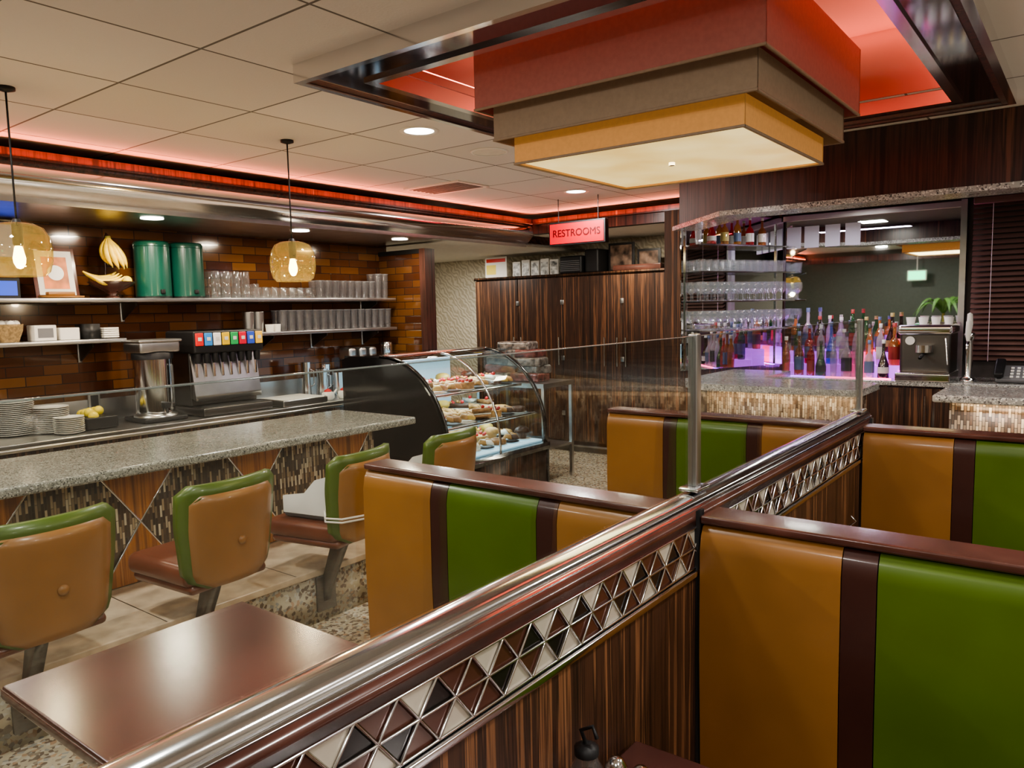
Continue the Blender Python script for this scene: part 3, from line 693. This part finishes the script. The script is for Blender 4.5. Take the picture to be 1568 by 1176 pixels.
for k in range(5): b.rbox(-5.43,-5.27,2.39,2.49,1.425+k*.014,1.437+k*.014,.003,paper,1)
b.finish('napkin_holder')
b=MB(); b.rbox(-5.47,-5.42,1.50,2.00,1.93,2.17,.008,blackm,2); b.box(-5.42,-5.418,1.52,1.98,1.95,2.15,bluescreen); b.box(-5.5,-5.47,1.6,1.75,1.98,2.1,blackm); b.finish('wall_monitor')
b=MB(); b.rbox(-5.47,-5.40,1.6,1.96,1.69,1.82,.005,blackm,1); b.box(-5.40,-5.398,1.62,1.94,1.71,1.80,bluescreen); b.finish('order_screen')
# coffee urn / brewer
b=MB()
b.rbox(-.15,.15,-.15,.15,0,.03,.01,blackm,2); b.lathe([(.14,.02),(.14,.04),(.12,.05)],(0,0,0),steel,24)
b.lathe([(.115,.05),(.125,.07),(.125,.42),(.13,.425)],(0,0,0),chrome,28); b.lathe([(.132,.42),(.132,.46),(.11,.47)],(0,0,0),blackm,28); b.rbox(-.12,.12,-.14,.14,.465,.54,.015,steel,2); b.rbox(-.13,.13,-.15,.15,.535,.555,.006,steel,1)
b.rbox(.12,.16,-.02,.02,.09,.13,.005,blackm,2); b.tube([(.14,0,.1),(.16,0,.06)],.01,blackm); b.tube([(.12,.06,.12),(.14,.06,.12),(.14,.06,.38),(.12,.06,.38)],.006,glassware)
b.finish('coffee_urn',(-5.12,2.63,.852))
# soda dispenser
b=MB()
b.rbox(-.17,.10,-.27,.27,.06,.60,.012,darksteel,2); b.rbox(-.19,.20,-.28,.28,.44,.60,.015,blackm,2)
b.prism([(.10,.12),(.16,.10),(.16,.14),(.11,.44),(.10,.44)],'Y',-.265,.265,steel)
b.rbox(-.17,.28,-.28,.28,0,.06,.008,darksteel,1); b.box(.12,.27,-.25,.25,.058,.064,blackm)
cl=[(.7,.03,.03),(.05,.25,.6),(.8,.75,.7),(.7,.45,.02),(.03,.35,.1),(.6,.02,.05),(.05,.1,.5),(.85,.5,.05)]
for k in range(8):
    y=-.24+k*.0685; mk=plain('soda_label',cl[k],.3,emit=cl[k],es=.3)
    b.rbox(.195,.21,y-.029,y+.029,.495,.585,.004,mk,1); b.box(.2105,.212,y-.014,y+.014,.53,.555,white); b.lathe([(.02,0),(.024,.03),(.024,.07)],(.165,y,.37),blackm,12); b.rbox(.14,.147,y-.010,y+.010,.27,.40,.002,chrome,1)
b.finish('soda_dispenser',(-5.20,3.15,.852))
b=MB(); b.rbox(-.18,.18,-.26,.16,0,.05,.008,steel,2); b.box(-.16,.16,-.24,.14,.048,.052,white); b.finish('ice_bin_lid',(-5.05,3.75,.852))
b=MB()
for k,(x,y,h,r) in enumerate([(-5.28,4.02,.30,.04),(-5.20,4.12,.24,.05),(-5.28,4.22,.27,.045),(-5.18,4.28,.2,.05)]):
    b.lathe([(r,0),(r*1.02,.02),(r*.85,h*.6),(r*1.05,h),(r*.97,h),(0,h*.9)],(x,y,.852),chrome,18); b.tube([(x+.0,y+r,.85+h*.8),(x,y+r+.04,.85+h*.75),(x,y+r+.04,.85+h*.35),(x,y+r,.85+h*.3)],.006,chrome)
b.finish('milkshake_pitchers')
b=MB()
for k in range(3):
    y=4.48+.12*k; b.rbox(-5.36,-5.28,y-.045,y+.045,.852,.90,.01,darksteel,2); b.tube([(-5.33,y,.88),(-5.33,y,1.22)],.014,chrome); b.rbox(-5.36,-5.20,y-.042,y+.042,1.14,1.25,.025,steel,3); b.tube([(-5.23,y,1.15),(-5.23,y,.96)],.005,chrome); b.lathe([(.03,0),(.043,.15),(.044,.152)],(-5.23,y,.90),chrome,14)
b.finish('milkshake_mixer')
b=MB(); b.lathe([(.05,0),(.055,.12),(.05,.13),(.05,.16),(0,.165)],(-5.25,4.92,1.12),chrome,16); b.rbox(-5.36,-5.2,4.86,4.99,.852,1.12,.02,blackm,2); b.finish('coffee_grinder')
b=MB()
for (x,y) in [(-4.98,4.0),(-4.96,4.15)]:
    b.lathe([(.04,0),(.055,.02),(.05,.06),(.02,.07)],(x,y,.852),porcelain,14); b.lathe([(.03,.066),(.03,.078),(0,.095)],(x,y,.852),redp,12); b.tube([(x,y+.05,.89),(x,y+.09,.93)],.008,porcelain)
b.finish('small_teapots')
b=MB()
for (x,y,n,r) in [(-5.15,1.98,14,.10),(-5.0,2.02,9,.085),(-5.25,1.80,18,.12)]:
    for k in range(n): b.lathe([(r*.55,0),(r,.012),(r,.015),(r*.6,.006),(0,.006)],(x,y,.852+k*.0115),porcelain,20,caps=False)
b.finish('plate_stacks')
b=MB(); b.rbox(-5.28,-5.02,2.13,2.33,.852,.93,.01,blackm,2)
for k in range(6): b.lathe(sphere_prof(.032,8,0),(-5.22+.055*(k%4),2.19+.08*(k//4),.935+.01*(k%3)),lemon,10)
b.finish('lemon_tray')
b=MB(); b.rbox(-5.475,-5.46,2.34,2.42,.93,1.05,.003,steel,1); b.box(-5.46,-5.458,2.355,2.405,.95,1.03,blackm); b.finish('power_outlet')
# ------------------------------------------------------------ hallway cabinets
b=MB()
b.box(-5.8,-3.16,6.9,7.38,.12,1.90,zebra); b.box(-5.78,-3.18,6.95,7.38,0,.12,steel); b.box(-5.82,-3.14,6.88,7.39,1.90,1.93,zebra)
xs=[-5.8,-5.18,-4.58,-3.85,-3.16]
for a,c_ in zip(xs[:-1],xs[1:]):
    b.box(a+.006,c_-.006,6.878,6.90,.14,1.89,zebra)
for xh_ in (-5.23,-5.13,-4.62,-3.9,-3.8,-3.21,-4.05): b.tube([(xh_,6.86,.95),(xh_,6.86,1.25)],.008,chrome,6)
for x in xs[1:-1]:
    for z in (.4,1.0,1.6): b.box(x-.02,x+.02,6.872,6.88,z,z+.05,steel)
b.finish('hallway_cabinet')
b=MB(); b.box(-5.74,-5.42,7.0,7.01,1.93,2.17,paper); b.box(-5.72,-5.44,6.998,7.0,2.11,2.15,plain('poster_red',(.6,.03,.02),.5)); b.box(-5.72,-5.58,6.998,7.0,1.97,2.08,plain('poster_yellow',(.75,.6,.1),.5))
b.finish('notice_poster')
b=MB(); pm=plain('photo_prints',(.5,.5,.47),.4,noise=.8,nscale=25)
for k in range(5): b.box(-5.35+.13*k,-5.24+.13*k,7.02,7.03,1.93,2.10+.015*(k%2),paper); b.box(-5.34+.13*k,-5.25+.13*k,7.017,7.02,1.94,2.08,pm)
b.finish('photo_prints_row')
b=MB(); b.rbox(-4.66,-4.38,6.95,7.3,1.93,2.12,.02,blackm,2); 
for k in range(6): b.box(-4.64,-4.40,6.945,6.952,1.96+.02*k,1.968+.02*k,grey)
b.rbox(-4.36,-4.19,6.98,7.3,1.93,2.18,.02,blackm,2); b.finish('receipt_printer')
b=MB(); photo=plain('framed_photo',(.12,.08,.06),.3,noise=.9,nscale=12)
for (x,w,h,r) in [(-3.98,.30,.30,.0),(-3.66,.26,.22,.03),(-3.28,.24,.22,0)]:
    b.box(x-w/2,x+w/2,7.1,7.12,1.93,1.93+h,blackm); b.box(x-w/2+.025,x+w/2-.025,7.095,7.1,1.955,1.905+h,photo)
b.rbox(-4.0,-3.45,6.95,7.05,1.93,1.99,.01,capwood,2)
b.finish('framed_photographs')
# restroom sign
b=MB(); b.rbox(-.285,.285,-.03,.03,-.10,.10,.006,blackm,1); b.box(-.27,.27,-.034,-.03,-.085,.085,em_sign)
for x in (-.2,.2): b.tube([(x,0,.10),(x,0,.30)],.004,blackm,6)
sg=b.finish('restroom_sign',(-3.555,5.6,2.20))
fc=bpy.data.curves.new('letters','FONT'); fc.body='RESTROOMS'; fc.size=.085; fc.align_x='CENTER'; fc.align_y='CENTER'; fc.extrude=.001
fo=bpy.data.objects.new('letters',fc); scene.collection.objects.link(fo); fo.data.materials.append(em_signtxt); fo.parent=sg; fo.location=(0,-.0365,0); fo.rotation_euler=(pi/2,0,0)
# ------------------------------------------------------------ bar counters
b=MB()
left=[(-2.12,4.62),(-2.04,4.50),(-1.90,4.45),(-1.02,4.45),(-1.02,4.95),(-1.65,4.95),(-1.75,5.05),(-1.75,5.60),(-2.18,5.60),(-2.18,4.75)]
b.prism(left,'Z',1.03,1.07,granite_bar)
lin=[(-2.04,4.70),(-1.98,4.64),(-1.88,4.62),(-1.08,4.62),(-1.08,4.90),(-1.70,4.90),(-1.80,5.0),(-1.80,5.60),(-2.10,5.60),(-2.10,4.76)]
b.prism(lin,'Z',0,1.03,mosS); b.box(-1.9,-1.10,4.575,4.60,1.018,1.03,em_strip)
b.finish('bar_counter')
light('bar_under_light','AREA',(-1.5,4.56,1.02),2.5,(1,.74,.48),.85,.03)
light('bar_under_light_side','AREA',(-2.15,5.1,1.02),2,(1,.66,.34),.03,.7)
b=MB()
b.rbox(-.66,2.45,4.42,4.95,1.03,1.07,.01,granite_bar,2); b.box(-.60,2.45,4.58,4.90,0,1.03,mosS); b.box(-.58,2.4,4.54,4.56,1.018,1.03,em_strip)
b.finish('bar_counter')
light('bar_under_light','AREA',(.6,4.52,1.02),5,(1,.74,.48),2.2,.03)
b=MB()
b.rbox(-2.04,2.45,5.85,6.37,.965,1.0,.008,granite_bar,2); b.box(-2.0,2.45,5.90,6.36,.1,.965,zebra); b.box(-1.95,2.4,5.95,6.36,0,.1,blackm)
for k in range(8):
    x=-1.9+k*.52; b.box(x,x+.50,5.885,5.90,.14,.95,zebra); b.tube([(x+.46,5.87,.65),(x+.46,5.87,.90)],.006,chrome,6)
b.finish('back_bar_cabinet')
b=MB()
for z in (1.36,1.58,1.80,2.0): sidebox(b,.02,1.0,.015,.20,z,z+.008,glass); sidebox(b,.02,1.0,.195,.2,z-.001,z+.009,chrome)
for s_ in (.03,.98): sidebox(b,s_,s_+.012,.012,.024,1.07,2.2,chrome)
b.finish('bar_glass_shelf')
def onside(s_,n_,z): p=Vector((-2.52,5.40,0))+d*s_+nrm*n_; return p.x,p.y,z
b=MB()
for z in (1.368,1.588,1.808):
    for i in range(13):
        for n_ in (.06,.15):
            x,y,zz=onside(.07+i*.07,n_,z+.001)
            if z<1.7:
                b.openlathe([(.03,0),(.030,.003),(.004,.006),(.004,.05),(.03,.075),(.036,.11),(.03,.145)],(x,y,zz),glassware,10)
            else: tumbler(b,x,y,zz,.03,.09)
b.finish('bar_stemware',wn=False)
def bot(n,c,e): return glassmat('bottle_'+n,tuple(min(1,x*1.6+.15) for x in c),.16,.03,c,.4)
bcols=[bot(n,c,e) for n,c,e in [('amber',(.50,.22,.06),.1),('green',(.05,.24,.08),.08),('clear',(.75,.76,.80),.1),('clear2',(.70,.66,.72),.1),('clear3',(.72,.74,.76),.1),('clear4',(.74,.72,.78),.1),('blue',(.12,.28,.7),.35),('red',(.6,.05,.06),.35),('whisky',(.6,.32,.10),.1),('whisky2',(.45,.20,.06),.1),('dark',(.05,.03,.02),.0)]]
labm=[plain('label_'+str(i),c,.5) for i,c in enumerate([(.6,.57,.48),(.4,.33,.12),(.35,.05,.04),(.05,.05,.05),(.1,.14,.25),(.5,.5,.5),(.6,.6,.56)])]
def bottle(b,x,y,z,h,r,m,lab):
    v=random.randrange(4)
    if v==0: pf=[(r*.92,0),(r,.01),(r,h*.58),(r*.85,h*.66),(r*.36,h*.76),(r*.33,h*.92)]
    elif v==1: pf=[(r*1.1,0),(r*1.15,.01),(r*1.15,h*.50),(r*.9,h*.58),(r*.35,h*.66),(r*.33,h*.92)]
    elif v==2: pf=[(r*.7,0),(r*.78,.01),(r*.95,h*.45),(r*.8,h*.60),(r*.34,h*.78),(r*.33,h*.92)]
    else: pf=[(r*1.2,0),(r*1.25,.015),(r*1.15,h*.35),(r*.6,h*.55),(r*.36,h*.64),(r*.34,h*.92)]
    b.lathe(pf,(x,y,z),m,12 if v!=1 else 8); b.lathe([(r*.42,h*.90),(r*.42,h),(0,h)],(x,y,z),lab,10)
    k=1.02 if v==0 else (1.17 if v==1 else (1.0 if v==2 else 1.24))
    if v!=2: b.openlathe([(r*k,h*.14),(r*k,h*(.44 if v<2 else .30))],(x,y,z),lab,12)
b=MB()
for i in range(6):
    x,y,z=onside(.08+i*.13,.11,2.009); bottle(b,x,y,z,.22,.028,random.choice(bcols),random.choice(labm))
b.finish('liquor_bottles',wn=False)
b=MB()
x=-1.90
while x<-1.17:
    for row,(yy,zz) in enumerate(((5.99,1.001),(6.10,1.091),(6.21,1.181))):
        bottle(b,x+.045*(row%2)+random.uniform(-.01,.01),yy,zz,random.uniform(.26,.35),random.uniform(.028,.036),random.choice(bcols),random.choice(labm))
    x+=.086
riser=plain('riser_acrylic',(.3,.15,.5),.3,emit=(.6,.12,.9),es=1.8)
riser2=plain('riser_acrylic_pink',(.5,.1,.2),.3,emit=(1,.08,.30),es=1.8)
for xa,xb,m in ((-1.94,-1.50,riser),(-1.50,-1.34,riser2),(-1.34,-1.13,riser)):
    b.box(xa,xb,6.05,6.155,1.0,1.09,m); b.box(xa,xb,6.16,6.265,1.0,1.18,m)
b.box(-1.93,-1.6,5.935,5.945,1.0,1.008,em_purp); b.box(-1.6,-1.15,5.935,5.945,1.0,1.008,em_pink)
b.finish('liquor_bottle_display',wn=False)
light('backbar_purple','AREA',(-1.55,5.95,2.15),7,(.85,.7,1),.7,.1)
light('backbar_uplight','AREA',(-1.75,6.32,1.03),8,(.5,.15,1),.5,.04,rot=(pi,0,0)); light('backbar_uplight','AREA',(-1.35,6.32,1.03),8,(1,.1,.3),.5,.04,rot=(pi,0,0))
light('bar_light','AREA',(-1.6,5.4,2.26),14,(1,.93,.85),.2); light('bar_light','AREA',(.6,5.4,2.26),12,(1,.93,.85),.2)
# espresso machine
b=MB(); b.rbox(-.16,.16,-.17,.17,.04,.36,.03,darksteel,3); b.rbox(-.17,.17,-.20,.18,.32,.39,.02,chrome,2); b.rbox(-.17,.17,-.26,.18,0,.06,.01,chrome,2)
b.lathe([(.055,0),(.055,.05)],(0,-.20,.20),chrome,16); b.tube([(0,-.2,.19),(0,-.34,.17)],.012,blackm); b.tube([(.13,-.2,.3),(.15,-.23,.12)],.006,chrome); b.lathe([(.03,0),(.03,.01)],(0,0,0),white,16,M=Matrix.Translation((-.09,-.175,.28))@Matrix.Rotation(pi/2,4,'X'))
for k in range(4): b.lathe([(.025,0),(.033,.05),(.03,.05)],(-.12+.08*k,0,.39),porcelain,12)
b.finish('espresso_machine',(-.94,6.1,1.0))
b=MB(); b.lathe([(.05,0),(.05,.02),(.025,.04),(.025,.28),(.035,.30),(.035,.33),(0,.34)],(0,0,0),chrome,16); b.tube([(0,0,.27),(0,-.09,.27),(0,-.10,.22)],.01,chrome); b.lathe([(.01,0),(.018,.05),(.015,.13),(0,.14)],(0,-.06,.28),porcelain,10); b.lathe([(.012,0),(.02,.05),(.016,.12),(0,.13)],(0,0,.34),porcelain,10); b.finish('beer_tap_tower',(-.68,5.98,1.0))
b=MB(); b.rbox(-.10,.10,-.10,.10,0,.05,.01,grey,2); M=Matrix.Rotation(.5,4,'X'); b.rbox(-.10,.10,-.09,.09,.05,.08,.01,grey,2,M=M); b.rbox(-.11,-.05,-.10,.10,.09,.13,.015,blackm,3,M=M)
for i in range(3):
    for j in range(4): b.rbox(-.02+i*.035,.0+i*.035,-.07+j*.035,-.05+j*.035,.08,.088,.002,white,1,M=M)
b.finish('desk_telephone',(-.42,6.05,1.0))
# blinds
b=MB(); sl=plain('blind_slat',(.16,.09,.075),.35)
for k in range(30):
    M=Matrix.Translation((0,6.33,1.14+k*.037))@Matrix.Rotation(.75,4,'X'); b.box(-.72,2.3,-.02,.02,-.0015,.0015,sl,M=M)
b.rbox(-.72,2.3,6.30,6.37,2.22,2.27,.005,sl,1)
for x in (-.6,-.1,.5,1.2,2.0): b.tube([(x,6.305,1.12),(x,6.305,2.22)],.002,paper,4)
b.finish('window_blinds')
b=MB(); b.box(-.75,2.35,6.385,6.40,1.1,2.27,darkwall); b.finish('window_1')
b=MB(); b.rbox(-.15,.15,-.02,.02,-.09,.09,.005,white,1); b.box(-.13,.13,.02,.022,-.07,.07,em_exit); b.tube([(0,0,.09),(0,0,.49)],.008,white); b.finish('exit_sign',(-2.54,-2.3,2.01))
world=bpy.data.worlds.new('world'); scene.world=world; world.use_nodes=True
world.node_tree.nodes['Background'].inputs[0].default_value=(.9,.85,.8,1); world.node_tree.nodes['Background'].inputs[1].default_value=.05
scene.view_settings.view_transform='AgX'
scene.view_settings.look='AgX - Medium High Contrast'
scene.view_settings.exposure=-0.15
try: scene.cycles.transparent_max_bounces=24
except Exception: pass
